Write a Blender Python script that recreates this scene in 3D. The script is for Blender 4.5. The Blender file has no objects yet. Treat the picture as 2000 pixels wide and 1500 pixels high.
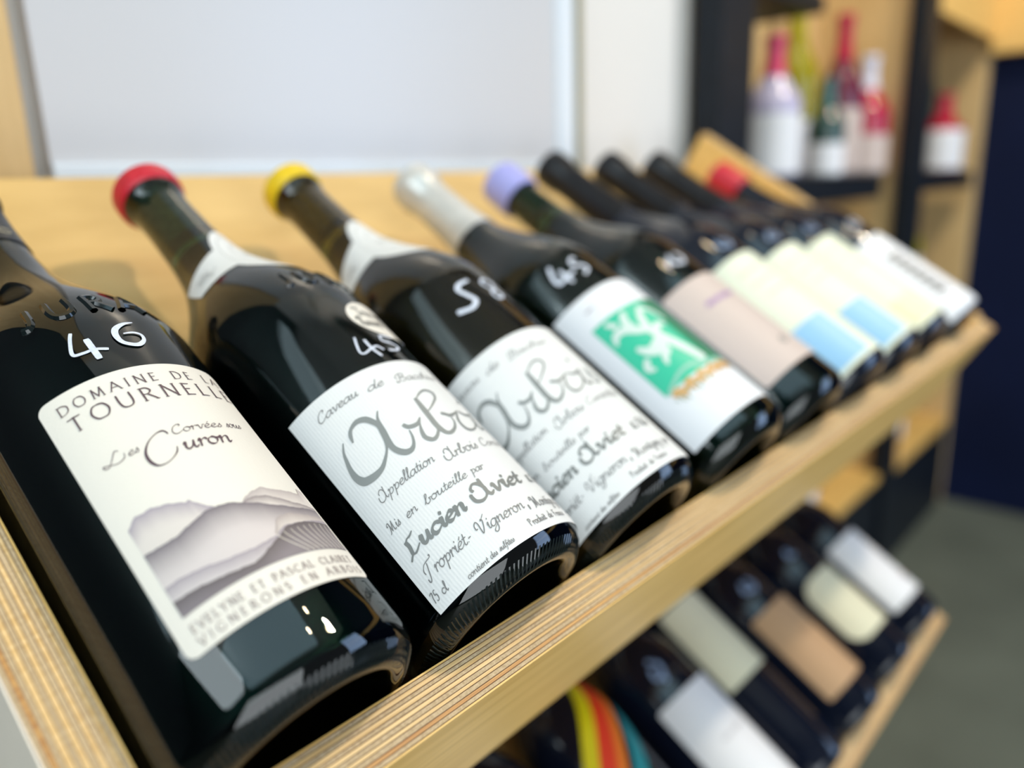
import bpy, math, random
from math import sin, cos, pi, radians, sqrt, atan2, floor
from mathutils import Vector, Matrix
random.seed(7)
S = bpy.context.scene
C = S.collection
Z0 = 0.85                                   # height of the tray's origin above the floor
TH = radians(32)                            # slope of the trays

# ------------------------------------------------------------------ camera
cd = bpy.data.cameras.new('camera'); cam = bpy.data.objects.new('camera', cd); C.objects.link(cam)
RX = (0.65977645, -0.75090009, -0.02905332)
RY = (0.20668055, 0.14415657, 0.96773035)
RZ = (-0.72248058, -0.64449045, 0.25030755)
cam.matrix_world = Matrix(((RX[0], RY[0], RZ[0], -0.0819), (RX[1], RY[1], RZ[1], -0.1993), (RX[2], RY[2], RZ[2], 0.1934 + Z0), (0, 0, 0, 1)))
cd.sensor_width = 36; cd.lens = 36 * 1530.07 / 2000; cd.clip_start = 0.01; cd.clip_end = 100
cd.dof.use_dof = True; cd.dof.focus_distance = 0.266; cd.dof.aperture_fstop = 3.5
S.camera = cam

# ------------------------------------------------------------------ world, light, exposure
w = bpy.data.worlds.new('world'); S.world = w; w.use_nodes = True
wn = w.node_tree.nodes; bgd = wn['Background']
bgd.inputs[0].default_value = (0.80, 0.90, 1.0, 1); bgd.inputs[1].default_value = 0.18
def area(name, loc, look, sx, sy, power, col):
    l = bpy.data.lights.new(name, 'AREA'); l.shape = 'RECTANGLE'; l.size = sx; l.size_y = sy; l.energy = power; l.color = col
    o = bpy.data.objects.new(name, l); C.objects.link(o); o.location = loc
    o.rotation_euler = (Vector(look) - Vector(loc)).to_track_quat('-Z', 'Y').to_euler()
    return o
area('window_light', (-2.2, -0.22, 2.85), (2.0, -0.22, 2.45), 1.25, 1.35, 30, (0.82, 0.94, 1.0))       # high window on the left
area('window_light', (-1.0, -2.6, 1.05), (-0.4, 0.1, 1.0), 2.4, 1.9, 58, (0.90, 0.965, 1.0))        # shop front, camera side
area('window_light', (2.0, -1.9, 1.3), (0.9, 0.2, 0.9), 0.8, 1.5, 20, (0.45, 0.65, 1.0))              # shop door further right
area('window_light', (-0.95, 0.36, 2.35), (-0.6, -1.0, 1.9), 1.2, 1.1, 8, (0.66, 0.90, 1.0))          # clerestory pane, back left
area('skylight', (-0.65, -1.05, 3.55), (-0.65, -1.0499, 0), 3.3, 1.25, 23, (0.52, 0.84, 1.0))
area('ceiling_lamp_light', (1.5, -0.7, 3.0), (1.6, 0.3, 0.6), 0.14, 0.14, 34, (1.0, 0.86, 0.66))
for lx, ly in ((0.62, -0.62), (0.86, -0.45), (1.12, -0.62), (0.72, -0.2)):
    area('ceiling_spot_light', (lx, ly, 2.62), (lx, ly + 0.1, 0), 0.05, 0.05, 1.0, (1.0, 0.78, 0.48))
S.view_settings.view_transform = 'Standard'; S.view_settings.look = 'None'
S.view_settings.exposure = 0.10; S.view_settings.gamma = 1.0; S.view_settings.use_curve_mapping = False

# ------------------------------------------------------------------ helpers
def mat(name, col, rough=0.5, metal=0.0, spec=0.5, coat=0.0, emit=None, vcol=False):
    m = bpy.data.materials.new(name); m.use_nodes = True
    b = m.node_tree.nodes['Principled BSDF']
    b.inputs['Base Color'].default_value = (*col, 1); b.inputs['Roughness'].default_value = rough
    b.inputs['Metallic'].default_value = metal; b.inputs['Specular IOR Level'].default_value = spec
    b.inputs['Coat Weight'].default_value = coat
    if vcol:
        a = m.node_tree.nodes.new('ShaderNodeVertexColor'); a.layer_name = 'col'
        m.node_tree.links.new(a.outputs[0], b.inputs['Base Color'])
    return m
def noisy(m, scale=(1, 1, 1), nscale=60, amt=0.12, bump=0.0, detail=4, cols=None):
    """mottle the base colour (cols) and add fine relief with noise in object space"""
    nt = m.node_tree; b = nt.nodes['Principled BSDF']
    tc = nt.nodes.new('ShaderNodeTexCoord'); mp = nt.nodes.new('ShaderNodeMapping'); nz = nt.nodes.new('ShaderNodeTexNoise')
    mp.inputs['Scale'].default_value = scale; nz.inputs['Scale'].default_value = nscale; nz.inputs['Detail'].default_value = detail
    nt.links.new(tc.outputs['Object'], mp.inputs[0]); nt.links.new(mp.outputs[0], nz.inputs['Vector'])
    c = b.inputs['Base Color'].default_value[:3]
    if not cols:
        cols = (tuple(x * (1 - amt) for x in c), tuple(min(1, x * (1 + amt)) for x in c))
    r = nt.nodes.new('ShaderNodeValToRGB')
    r.color_ramp.elements[0].position = 0.33; r.color_ramp.elements[1].position = 0.67
    r.color_ramp.elements[0].color = (*cols[0], 1); r.color_ramp.elements[1].color = (*cols[1], 1)
    nt.links.new(nz.outputs['Fac'], r.inputs[0]); nt.links.new(r.outputs[0], b.inputs['Base Color'])
    if bump:
        bp = nt.nodes.new('ShaderNodeBump'); bp.inputs['Strength'].default_value = 1.0; bp.inputs['Distance'].default_value = bump
        nt.links.new(nz.outputs['Fac'], bp.inputs['Height']); nt.links.new(bp.outputs[0], b.inputs['Normal'])
    return m
def glass(name, col, rough=0.0):
    m = mat(name, col, rough); b = m.node_tree.nodes['Principled BSDF']
    b.inputs['Transmission Weight'].default_value = 1.0; b.inputs['IOR'].default_value = 1.5
    return m
class MB:
    def __init__(s): s.v = []; s.f = []; s.c = []
    def add(s, v, f, col=None):
        n = len(s.v); s.v += [tuple(p) for p in v]; s.f += [tuple(i + n for i in q) for q in f]
        if col is not None: s.c += ([col] * len(v) if not isinstance(col, list) else col)
        return s
    def box(s, a, b):
        x0, y0, z0 = a; x1, y1, z1 = b
        return s.add([(x0, y0, z0), (x1, y0, z0), (x1, y1, z0), (x0, y1, z0), (x0, y0, z1), (x1, y0, z1), (x1, y1, z1), (x0, y1, z1)],
                     [(0, 3, 2, 1), (4, 5, 6, 7), (0, 1, 5, 4), (1, 2, 6, 5), (2, 3, 7, 6), (3, 0, 4, 7)])
    def lathe(s, prof, n=48, closed=True):
        m = len(prof); v = []
        for r, z in prof:
            for i in range(n):
                a = 2 * pi * i / n; v.append((r * sin(a), -r * cos(a), z))
        f = []
        for j in range(m - 1):
            for i in range(n):
                k = (i + 1) % n
                f.append((j * n + i, j * n + k, (j + 1) * n + k, (j + 1) * n + i))
        return s.add(v, f)
    def build(s, name, m, parent=None, smooth=False, bevel=0.0, angle=40):
        me = bpy.data.meshes.new(name); me.from_pydata(s.v, [], s.f); me.update()
        if s.c:
            ca = me.color_attributes.new('col', 'FLOAT_COLOR', 'POINT')
            for i, c in enumerate(s.c): ca.data[i].color = (*c, 1)
        if smooth:
            me.polygons.foreach_set('use_smooth', [True] * len(me.polygons))
            try: me.set_sharp_from_angle(angle=radians(angle))
            except Exception: pass
        me.materials.append(m)
        o = bpy.data.objects.new(name, me); C.objects.link(o)
        if parent is not None: o.parent = parent
        if bevel:
            b = o.modifiers.new('bevel', 'BEVEL'); b.width = bevel; b.segments = 2; b.limit_method = 'ANGLE'
        return o
def tag(o, label=None, cat=None, group=None, kind=None):
    if label: o['label'] = label
    if cat: o['category'] = cat
    if group: o['group'] = group
    if kind: o['kind'] = kind
    return o
def empty(name, loc=(0, 0, 0), rot=(0, 0, 0)):
    o = bpy.data.objects.new(name, None); C.objects.link(o); o.location = loc; o.rotation_euler = rot
    o.empty_display_size = 0.05
    return o
TIER = {0: (0.0, 0.0), 1: (0.012, -0.35)}
def slope(u, v, n, tier=0):
    """tray coordinates (along the row, up the slope, off the board) -> world"""
    dy, dz = TIER[tier]
    return (u, v * cos(TH) - n * sin(TH) + dy, v * sin(TH) + n * cos(TH) + dz + Z0)

# ------------------------------------------------------------------ materials
M = {}
M['wood'] = noisy(mat('birch_ply_face', (0.62, 0.40, 0.17), 0.45), (1.2, 14, 14), 9, bump=0.00012, cols=((0.72, 0.435, 0.120), (0.86, 0.545, 0.175)))
M['wood_v'] = noisy(mat('birch_ply_face_upright', (0.6, 0.41, 0.2), 0.5), (14, 14, 1.2), 9, bump=0.0001, cols=((0.58, 0.385, 0.165), (0.68, 0.47, 0.22)))
M['tray'] = noisy(mat('birch_ply_tray', (0.6, 0.4, 0.19), 0.5), (2.2, 7, 7), 6, bump=0.00008, cols=((0.61, 0.385, 0.130), (0.73, 0.48, 0.18)))
M['ply_a'] = noisy(mat('ply_veneer_yellow', (0.78, 0.47, 0.15), 0.5), (1, 30, 30), 25, bump=0.0001, cols=((0.66, 0.40, 0.15), (0.86, 0.59, 0.28)))
M['ply_b'] = noisy(mat('ply_veneer_end_grain', (0.5, 0.36, 0.22), 0.7), (1, 1, 1), 900, bump=0.0002, cols=((0.48, 0.33, 0.175), (0.64, 0.47, 0.28)))
M['ply_c'] = noisy(mat('ply_veneer_orange', (0.55, 0.24, 0.06), 0.5), (1, 30, 30), 18, bump=0.0001, cols=((0.42, 0.17, 0.045), (0.72, 0.40, 0.13)))
M['glue'] = mat('glue_line', (0.13, 0.045, 0.018), 0.6)
M['outer'] = noisy(mat('pale_side_face', (0.93, 0.82, 0.68), 0.5), (1, 1, 1), 30, amt=0.03)
M['white_wall'] = noisy(mat('cream_wall_paint', (0.74, 0.72, 0.685), 0.8), (1, 1, 1), 3, amt=0.02)
M['panel'] = mat('white_laminate', (0.60, 0.60, 0.615), 0.3)
M['panel_frame'] = mat('pale_metal_frame', (0.74, 0.80, 0.86), 0.3)
M['pipe'] = mat('olive_pipe', (0.30, 0.27, 0.15), 0.4)
M['black'] = noisy(mat('black_steel', (0.007, 0.010, 0.015), 0.5, spec=0.25), (1, 1, 1), 40, amt=0.2)
M['navy'] = noisy(mat('navy_wall_paint', (0.003, 0.007, 0.032), 0.7, spec=0.15), (1, 1, 1), 4, amt=0.15)
M['floor'] = noisy(mat('grey_green_floor', (0.13, 0.145, 0.115), 0.35), (1, 1, 1), 5, amt=0.12, bump=0.0003)
M['grey_wall'] = mat('dark_grey_wall_paint', (0.022, 0.028, 0.036), 0.7)
M['ceiling'] = mat('ceiling_paint', (0.7, 0.7, 0.68), 0.8)

# ------------------------------------------------------------------ room
def struct(name, mb, m, **k): return tag(mb.build(name, m, **k), kind='structure')
struct('floor', MB().box((-2.6, -3.4, -0.05), (2.72, 0.7, 0)), M['floor'])
struct('wall_back', MB().box((-0.095, 0.385, 0), (0.968, 0.7, 3.6)).box((0.968, 0.6, 0), (2.72, 0.7, 3.6)), M['white_wall'])
struct('wall_back_left', MB().box((-2.6, 0.386, 0), (-0.0955, 0.7, 3.6)), M['grey_wall'])
struct('wall_right', MB().box((2.62, -3.4, 0), (2.72, 0.345, 3.6)), M['navy'])
struct('ceiling', MB().box((-2.6, -3.4, 3.6), (2.72, 0.7, 3.7)), M['ceiling'])
struct('wall_left', MB().box((-2.6, -3.4, 0), (-2.5, 0.385, 3.6)), M['grey_wall'])
struct('trim_1', MB().box((2.57, -3.4, Z0 + 0.50), (2.619, 0.343, Z0 + 0.78)), M['wood'])

# framed white board and pipe behind the rack
bd = empty('white_board', (0.377, 0.366, Z0 - 0.3))
tag(bd, 'large white wall board with pale frame behind the bottle rack', 'board')
MB().box((-0.262, 0, 0), (0.262, 0.012, 1.6)).build('panel', M['panel'], bd)
MB().box((0.262, -0.004, 0), (0.292, 0.016, 1.6)).build('frame', M['panel_frame'], bd, bevel=0.001)
MB().box((-0.262, -0.004, 0.496), (0.262, 0.0, 0.513)).build('frame', M['panel_frame'], bd, bevel=0.001)
p = MB().lathe([(0.0055, 0.0), (0.0055, 2.69)], 16).build('pipe', M['pipe'], smooth=True)
p.location = (0.688, 0.372, 0.005)
tag(p, 'thin olive vertical pipe beside the white board', 'pipe')
up = MB().box((-0.012, 0, 0), (0.012, 0.02, 1.0))
ub = MB().box((-0.10, 0.0, 0), (0.092, 0.018, 2.3)).build('upright_board', M['wood_v'], bevel=0.001)
ub.location = (0.012, 0.363, 0); tag(ub, 'tan plywood upright board behind the left end of the rack', 'board')

# ------------------------------------------------------------------ tray: veneers, boards
PLY = ['ply_a', 'ply_b', 'ply_c', 'ply_b', 'ply_a', 'ply_b', 'ply_a', 'ply_b', 'ply_a', 'ply_b', 'ply_a', 'ply_b', 'ply_a']
def plies(parent, u0, v0, n0, u1, v1, n1, axis, near, T):
    """a plywood board as its veneers; axis = the thin direction (0 u, 1 v)"""
    lo = [u0, v0, n0]; hi = [u1, v1, n1]; t = (hi[axis] - lo[axis])
    rel = [0.5] + [random.uniform(0.85, 1.25) for _ in range(len(PLY) - 2)] + [0.5]
    tot = sum(rel); x = lo[axis]; g = 0.00015
    for k, (r, nm) in enumerate(zip(rel, PLY)):
        d = t * r / tot
        a = list(lo); b = list(hi); a[axis] = x + (g if k else 0); b[axis] = x + d - (g if k < len(PLY) - 1 else 0)
        jit = random.uniform(0, 0.00018)
        b[2] -= jit
        m = M[nm] if 0 < k < len(PLY) - 1 else M['outer' if (near and k == 0) else 'wood']
        board_box(a, b).build('veneer', m, parent)
        x += d
    a = list(lo); b = list(hi); a[axis] += 0.0006; b[axis] -= 0.0006; b[2] -= 0.00035
    a[2] += 0.0003
    for j in (0, 1):
        if j != axis: a[j] += 0.0003; b[j] -= 0.0003
    board_box(a, b).build('glue_line', M['glue'], parent)
def board_box(a, b):
    return MB().box(a, b)
def tray(tier, label):
    dy, dz = TIER[tier]
    r = empty('bottle_rack_tray', (0, dy, Z0 + dz), (TH, 0, 0))   # local axes: u, v, n
    tag(r, label, 'rack')
    MB().box((-0.0205, -0.0005, -0.018), (0.85, 0.384, -0.0)).build('base_board', M['tray'], r, bevel=0.0005)
    rail = empty('front_rail'); rail.parent = r
    plies(rail, -0.0385, -0.0190, -0.0555, 0.868, -0.0010, 0.0450, 1, False, r)
    sd = empty('side_panel'); sd.parent = r
    plies(sd, -0.0385, -0.0008, -0.040, -0.0205, 0.384, 0.0480, 0, True, r)
    sd = empty('side_panel'); sd.parent = r
    plies(sd, 0.850, -0.0008, -0.040, 0.868, 0.384, 0.0480, 0, False, r)
    return r
tray(0, 'upper sloping plywood tray holding the front row of wine bottles')
tray(1, 'lower sloping plywood tray beneath the front row of bottles')
fr = empty('rack_frame', (0.415, 0.33, 0)); tag(fr, 'black steel legs carrying the two plywood trays from behind', 'frame')
for x in (-0.468, 0.468):
    MB().box((x - 0.012, -0.012, 0), (x + 0.012, 0.012, Z0 + 0.20)).build('leg', M['black'], fr)
    MB().box((x - 0.012, -0.30, 0), (x + 0.012, -0.012, 0.024)).build('foot', M['black'], fr)
# ------------------------------------------------------------------ bottle shapes
RB = 0.042
BUR = [(.0, .0330), (.0015, .0362), (.004, .0392), (.0075, .0415), (.010, .042), (.150, .042), (.158, .0413), (.168, .039), (.18, .0343),
       (.19, .0293), (.2, .0245), (.215, .0188), (.23, .0158), (.25, .0142), (.280, .0138), (.283, .0152), (.287, .0158), (.295, .0158), (.2965, .0150)]
LONG = [(z if z < .2 else .2 + (z - .2) * 1.22, r) for z, r in BUR]
BOR = [(.0, .0300), (.0015, .0330), (.004, .0355), (.0075, .0372), (.010, .0378), (.190, .0378), (.203, .0360), (.213, .0310), (.222, .0235), (.232, .0175),
       (.245, .0146), (.283, .0138), (.286, .0152), (.295, .0152), (.2965, .0145)]
def smooth_prof(P):
    """Catmull-Rom through the silhouette so shoulders stay round"""
    out = []
    for i in range(len(P) - 1):
        p0 = P[max(0, i - 1)]; p1 = P[i]; p2 = P[i + 1]; p3 = P[min(len(P) - 1, i + 2)]
        n = max(1, int((p2[0] - p1[0]) / 0.0035))
        n = min(n, 6)
        for k in range(n):
            t = k / n
            def h(a, b, c, d):
                m1 = (c - a) / 2; m2 = (d - b) / 2
                if (b == c): return b
                return (2 * t**3 - 3 * t**2 + 1) * b + (t**3 - 2 * t**2 + t) * m1 + (-2 * t**3 + 3 * t**2) * c + (t**3 - t**2) * m2
            z = p1[0] + (p2[0] - p1[0]) * t
            s1 = (p2[1] - p0[1]) / max(1e-6, p2[0] - p0[0]); s2 = (p3[1] - p1[1]) / max(1e-6, p3[0] - p1[0])
            d = p2[0] - p1[0]
            r = (2 * t**3 - 3 * t**2 + 1) * p1[1] + (t**3 - 2 * t**2 + t) * s1 * d + (-2 * t**3 + 3 * t**2) * p2[1] + (t**3 - t**2) * s2 * d
            if p1[1] == p2[1]: r = p1[1]
            out.append((z, r))
    out.append(P[-1]); return out
def rad(P, z):
    if z <= P[0][0]: return P[0][1]
    for a, b in zip(P, P[1:]):
        if a[0] <= z <= b[0]: return a[1] + (b[1] - a[1]) * (z - a[0]) / max(1e-9, b[0] - a[0])
    return P[-1][1]
def lathe_bottle(P, n=96):
    prof = [(0.0001, 0.026), (0.008, 0.0245), (0.018, 0.017), (0.025, 0.006), (0.0285, 0.0012), (0.0305, 0.0)] + [(r, z) for z, r in P] + [(0.0095, P[-1][0]), (0.0001, P[-1][0])]
    mb = MB().lathe(prof, n)
    return mb
class Skin:
    """the outside of one bottle: (s, v) on the unrolled surface -> local 3D"""
    def __init__(s, P): s.P = P
    def at(s, x, v, off):
        th = x / RB; r = rad(s.P, v) + off
        return (r * sin(th), -r * cos(th), v)
def patch(skin, s0, s1, v0, v1, off, corner=0.0, inside=None, nu=56, nv=30, cols=None):
    """a piece of paper wrapped on the bottle; its corners may be rounded"""
    mb = MB(); V = []
    rows = [v0 + (v1 - v0) * k / nv for k in range(nv + 1)]
    if corner: rows = sorted(set(rows + [v0 + corner * (1 - cos(a * pi / 16)) for a in range(9)] + [v1 - corner * (1 - cos(a * pi / 16)) for a in range(9)]))
    for v in rows:
        e = 0.0; dv = min(v - v0, v1 - v)
        if corner and dv < corner: e = corner - sqrt(max(0, corner**2 - (corner - dv)**2))
        a, b = s0 + e, s1 - e
        if inside: a, b = inside(v)
        for i in range(nu + 1): V.append(skin.at(a + (b - a) * i / nu, v, off))
    n = nu + 1
    F = [(j * n + i, j * n + i + 1, (j + 1) * n + i + 1, (j + 1) * n + i) for j in range(len(rows) - 1) for i in range(nu)]
    return mb.add(V, F)
def cr(pts, sub=7):
    """smooth a (x, y, w) polyline"""
    if len(pts) < 3:
        (x0, y0, w0), (x1, y1, w1) = pts
        return [(x0 + (x1 - x0) * k / 4, y0 + (y1 - y0) * k / 4, w0 + (w1 - w0) * k / 4) for k in range(5)]
    out = []
    for i in range(len(pts) - 1):
        p0 = pts[max(0, i - 1)]; p1 = pts[i]; p2 = pts[i + 1]; p3 = pts[min(len(pts) - 1, i + 2)]
        for k in range(sub):
            t = k / sub
            out.append(tuple(0.5 * (2 * b + (c - a) * t + (2 * a - 5 * b + 4 * c - d) * t * t + (3 * b - a - 3 * c + d) * t**3) for a, b, c, d in zip(p0, p1, p2, p3)))
    out.append(pts[-1]); return out
def ribbon(mb, pts, fn, sub=7, smooth=True, caps=True):
    """a pen stroke of varying width laid on a surface by fn(x, y)"""
    P = cr(pts, sub) if smooth else pts
    L = []; n = len(P)
    for i, (x, y, w_) in enumerate(P):
        a = P[max(0, i - 1)]; b = P[min(n - 1, i + 1)]
        dx, dy = b[0] - a[0], b[1] - a[1]; d = sqrt(dx * dx + dy * dy) or 1e-9
        nx, ny = -dy / d, dx / d; h = max(w_, 1e-5) / 2
        if caps and i == 0: x -= dx / d * h * 0.6; y -= dy / d * h * 0.6; h *= 0.8
        if caps and i == n - 1: x += dx / d * h * 0.6; y += dy / d * h * 0.6; h *= 0.8
        L.append((x + nx * h, y + ny * h)); L.append((x - nx * h, y - ny * h))
    mb.add([fn(x, y) for x, y in L], [(2 * i, 2 * i + 1, 2 * i + 3, 2 * i + 2) for i in range(n - 1)])
# ------------------------------------------------------------------ pen alphabet (x height 1)
_o = [(.5, 1.), (.2, .85), (.08, .4), (.3, .02), (.65, .1), (.8, .55), (.6, .95), (.42, .98)]
_a = [(.85, .85), (.6, 1.), (.28, .9), (.06, .45), (.16, .06), (.45, .04), (.72, .35), (.86, .92)]
G = {
 'a': (1.05, [_a, [(.87, .98), (.82, .4), (.92, .05), (1.1, .2)]]),
 'b': (.95, [[(.0, .2), (.35, 1.2), (.5, 1.8), (.4, 2.), (.25, 1.8), (.2, 1.), (.2, .3), (.4, .02), (.7, .15), (.8, .6), (.65, .92), (1., .85)]]),
 'c': (.8, [[(.75, .85), (.5, 1.), (.2, .8), (.08, .4), (.25, .04), (.55, .05), (.85, .3)]]),
 'd': (1.1, [_a, [(.98, 2.), (.9, 1.), (.85, .3), (.93, .03), (1.15, .2)]]),
 'e': (.82, [[(.1, .45), (.45, .52), (.7, .78), (.58, 1.), (.33, .93), (.1, .5), (.18, .12), (.42, .01), (.65, .1), (.88, .35)]]),
 'f': (.6, [[(.75, 1.8), (.58, 2.), (.42, 1.7), (.35, .8), (.28, -.4), (.08, -.9)], [(.1, .92), (.65, .95)]]),
 'g': (1.0, [_a, [(.87, .98), (.84, .2), (.75, -.6), (.42, -.95), (.15, -.7), (.4, -.3), (1.05, .2)]]),
 'h': (1.05, [[(.0, .2), (.35, 1.3), (.45, 1.9), (.3, 2.), (.2, 1.6), (.15, .0)], [(.17, .5), (.45, .95), (.7, .9), (.75, .5), (.76, .1), (.9, .02), (1.08, .2)]]),
 'i': (.5, [[(.08, .6), (.24, 1.), (.2, .3), (.33, .02), (.55, .25)], [(.3, 1.42), (.33, 1.58)]]),
 'l': (.5, [[(.05, .4), (.35, 1.3), (.42, 1.9), (.28, 2.), (.2, 1.5), (.2, .3), (.33, .02), (.55, .25)]]),
 'n': (1.0, [[(.03, .7), (.2, 1.), (.2, .5), (.18, 0.)], [(.2, .5), (.5, .95), (.72, .9), (.74, .4), (.8, .05), (1.02, .25)]]),
 'o': (.92, [_o, [(.62, .93), (.78, .82), (1., .9)]]),
 'p': (.95, [[(.05, .8), (.24, 1.), (.24, .2), (.18, -.95)], [(.25, .5), (.5, .95), (.8, .8), (.8, .3), (.5, .02), (.27, .1)]]),
 'r': (.68, [[(.03, .7), (.2, 1.), (.2, .5), (.18, 0.)], [(.2, .5), (.4, .9), (.62, .97), (.68, .8)]]),
 's': (.62, [[(.02, .1), (.25, .5), (.42, 1.02)], [(.42, 1.02), (.48, .65), (.58, .3), (.4, .02), (.1, .1)]]),
 't': (.52, [[(.3, 1.6), (.24, .8), (.2, .2), (.38, .02), (.6, .25)], [(.02, 1.), (.55, 1.03)]]),
 'u': (1.05, [[(.05, .7), (.2, 1.), (.17, .3), (.35, .02), (.62, .3), (.78, .98)], [(.78, .98), (.75, .25), (.88, .02), (1.08, .25)]]),
 'v': (.85, [[(.03, .8), (.18, 1.), (.28, .5), (.4, .02), (.6, .4), (.72, .95), (.92, .9)]]),
 'y': (1.0, [[(.05, .7), (.2, 1.), (.17, .3), (.35, .02), (.62, .3), (.78, .98)], [(.78, .98), (.72, .0), (.6, -.7), (.3, -.9), (.15, -.6), (.5, -.2), (1., .2)]]),
 'z': (.8, [[(.1, .95), (.4, 1.), (.68, .95)], [(.68, .95), (.1, .05)], [(.1, .05), (.4, .0), (.75, .08)]]),
 'C': (1.2, [[(.85, 1.55), (1., 1.75), (.95, 2.), (.6, 2.), (.22, 1.5), (.08, .7), (.3, .05), (.75, .03), (1.2, .5)]]),
 'B': (1.45, [[(.55, 1.95), (.5, 1.), (.32, .1), (.0, -.1), (-.15, .2), (.05, .35)], [(.05, .9), (-.1, 1.4), (.25, 2.), (.9, 2.1), (1.18, 1.7), (.9, 1.2), (.55, 1.1)], [(.55, 1.1), (1.1, 1.), (1.28, .5), (.95, -.05), (.6, .1)]]),
 'A': (1.55, [[(.25, 1.3), (.2, 1.6), (.45, 2.), (.8, 1.8), (1.02, 1.3), (1.12, .7), (.95, .1), (.55, -.15), (.15, .15), (.02, .8), (.04, 1.)], [(.98, 2.2), (1.05, 1.2), (1.15, .4), (1.35, .02), (1.6, .3)]]),
 'L': (1.3, [[(1.05, 2.1), (.75, 1.85), (.45, 1.8), (.25, 1.5)], [(.25, 1.55), (.38, 1.), (.38, .15)], [(.05, -.35), (.35, .08), (.7, .02), (1.2, .5)]]),
 'M': (1.9, [[(.15, 1.5), (-.05, 1.4), (.05, 1.85), (.4, 1.95), (.5, 1.1), (.3, .1), (.0, -.15)], [(.45, 1.85), (.78, .1)], [(.78, .1), (1.2, 1.95)], [(1.2, 1.95), (1.25, 1.), (1.38, .05), (1.75, .2)]]),
 'P': (1.35, [[(.6, 1.95), (.52, 1.), (.38, -.2), (.1, -.35), (-.02, .1)], [(-.05, .9), (-.15, 1.4), (.15, 2.), (.7, 2.2), (1.25, 2.3), (1.35, 2.6), (1.2, 2.6)]]),
 'Q': (1.1, [[(.3, 1.9), (.2, .0)], [(.1, 1.8), (.5, 2.), (.85, 1.7), (.6, 1.15), (.3, 1.1)]]),
 'V': (1.35, [[(.15, 1.), (-.05, 1.), (-.08, 1.6), (.2, 2.), (.42, 1.6), (.5, .6), (.6, .0), (.9, .6), (1.1, 1.6), (.95, 1.9), (.9, 1.7), (1.5, 2.4)]]),
 'T': (1.15, [[(-.05, 1.45), (-.05, 1.75), (.2, 1.95), (.7, 1.85), (1.2, 2.)], [(.65, 1.88), (.6, 1.), (.58, .1)], [(.35, 0.), (.85, .02)]]),
 'R': (1.4, [[(.4, 2.), (.4, 0.)], [(.0, 1.35), (-.05, 1.75), (.2, 2.), (.7, 2.05), (1.05, 1.7), (.8, 1.2), (.42, 1.05)], [(.5, 1.05), (.8, .4), (1.1, -.15), (1.4, .0)]]),
 'F': (1.0, [[(.3, 1.9), (.2, .0)], [(.05, 1.85), (.5, 1.95), (.95, 1.9)], [(.1, 1.05), (.6, 1.1)]]),
 '&': (1.1, [[(1., .2), (.6, .0), (.2, .2), (.3, .6), (.7, 1.2), (.5, 1.5), (.3, 1.2), (.6, .6), (1., .0)]]),
 '-': (.7, [[(.1, .55), (.55, .6)]]), '.': (.4, [[(.15, .02), (.2, .08)]]), ',': (.6, [[(.3, .2), (.2, -.5)]]),
 '7': (1.0, [[(.1, 1.6), (.3, 1.75), (.8, 1.75), (.5, .9), (.4, .0)]]),
 '5': (1.0, [[(.8, 1.8), (.35, 1.75), (.25, 1.1), (.7, 1.0), (.8, .5), (.5, .0), (.1, .1)]]),
 ' ': (.7, []),
}
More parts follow.
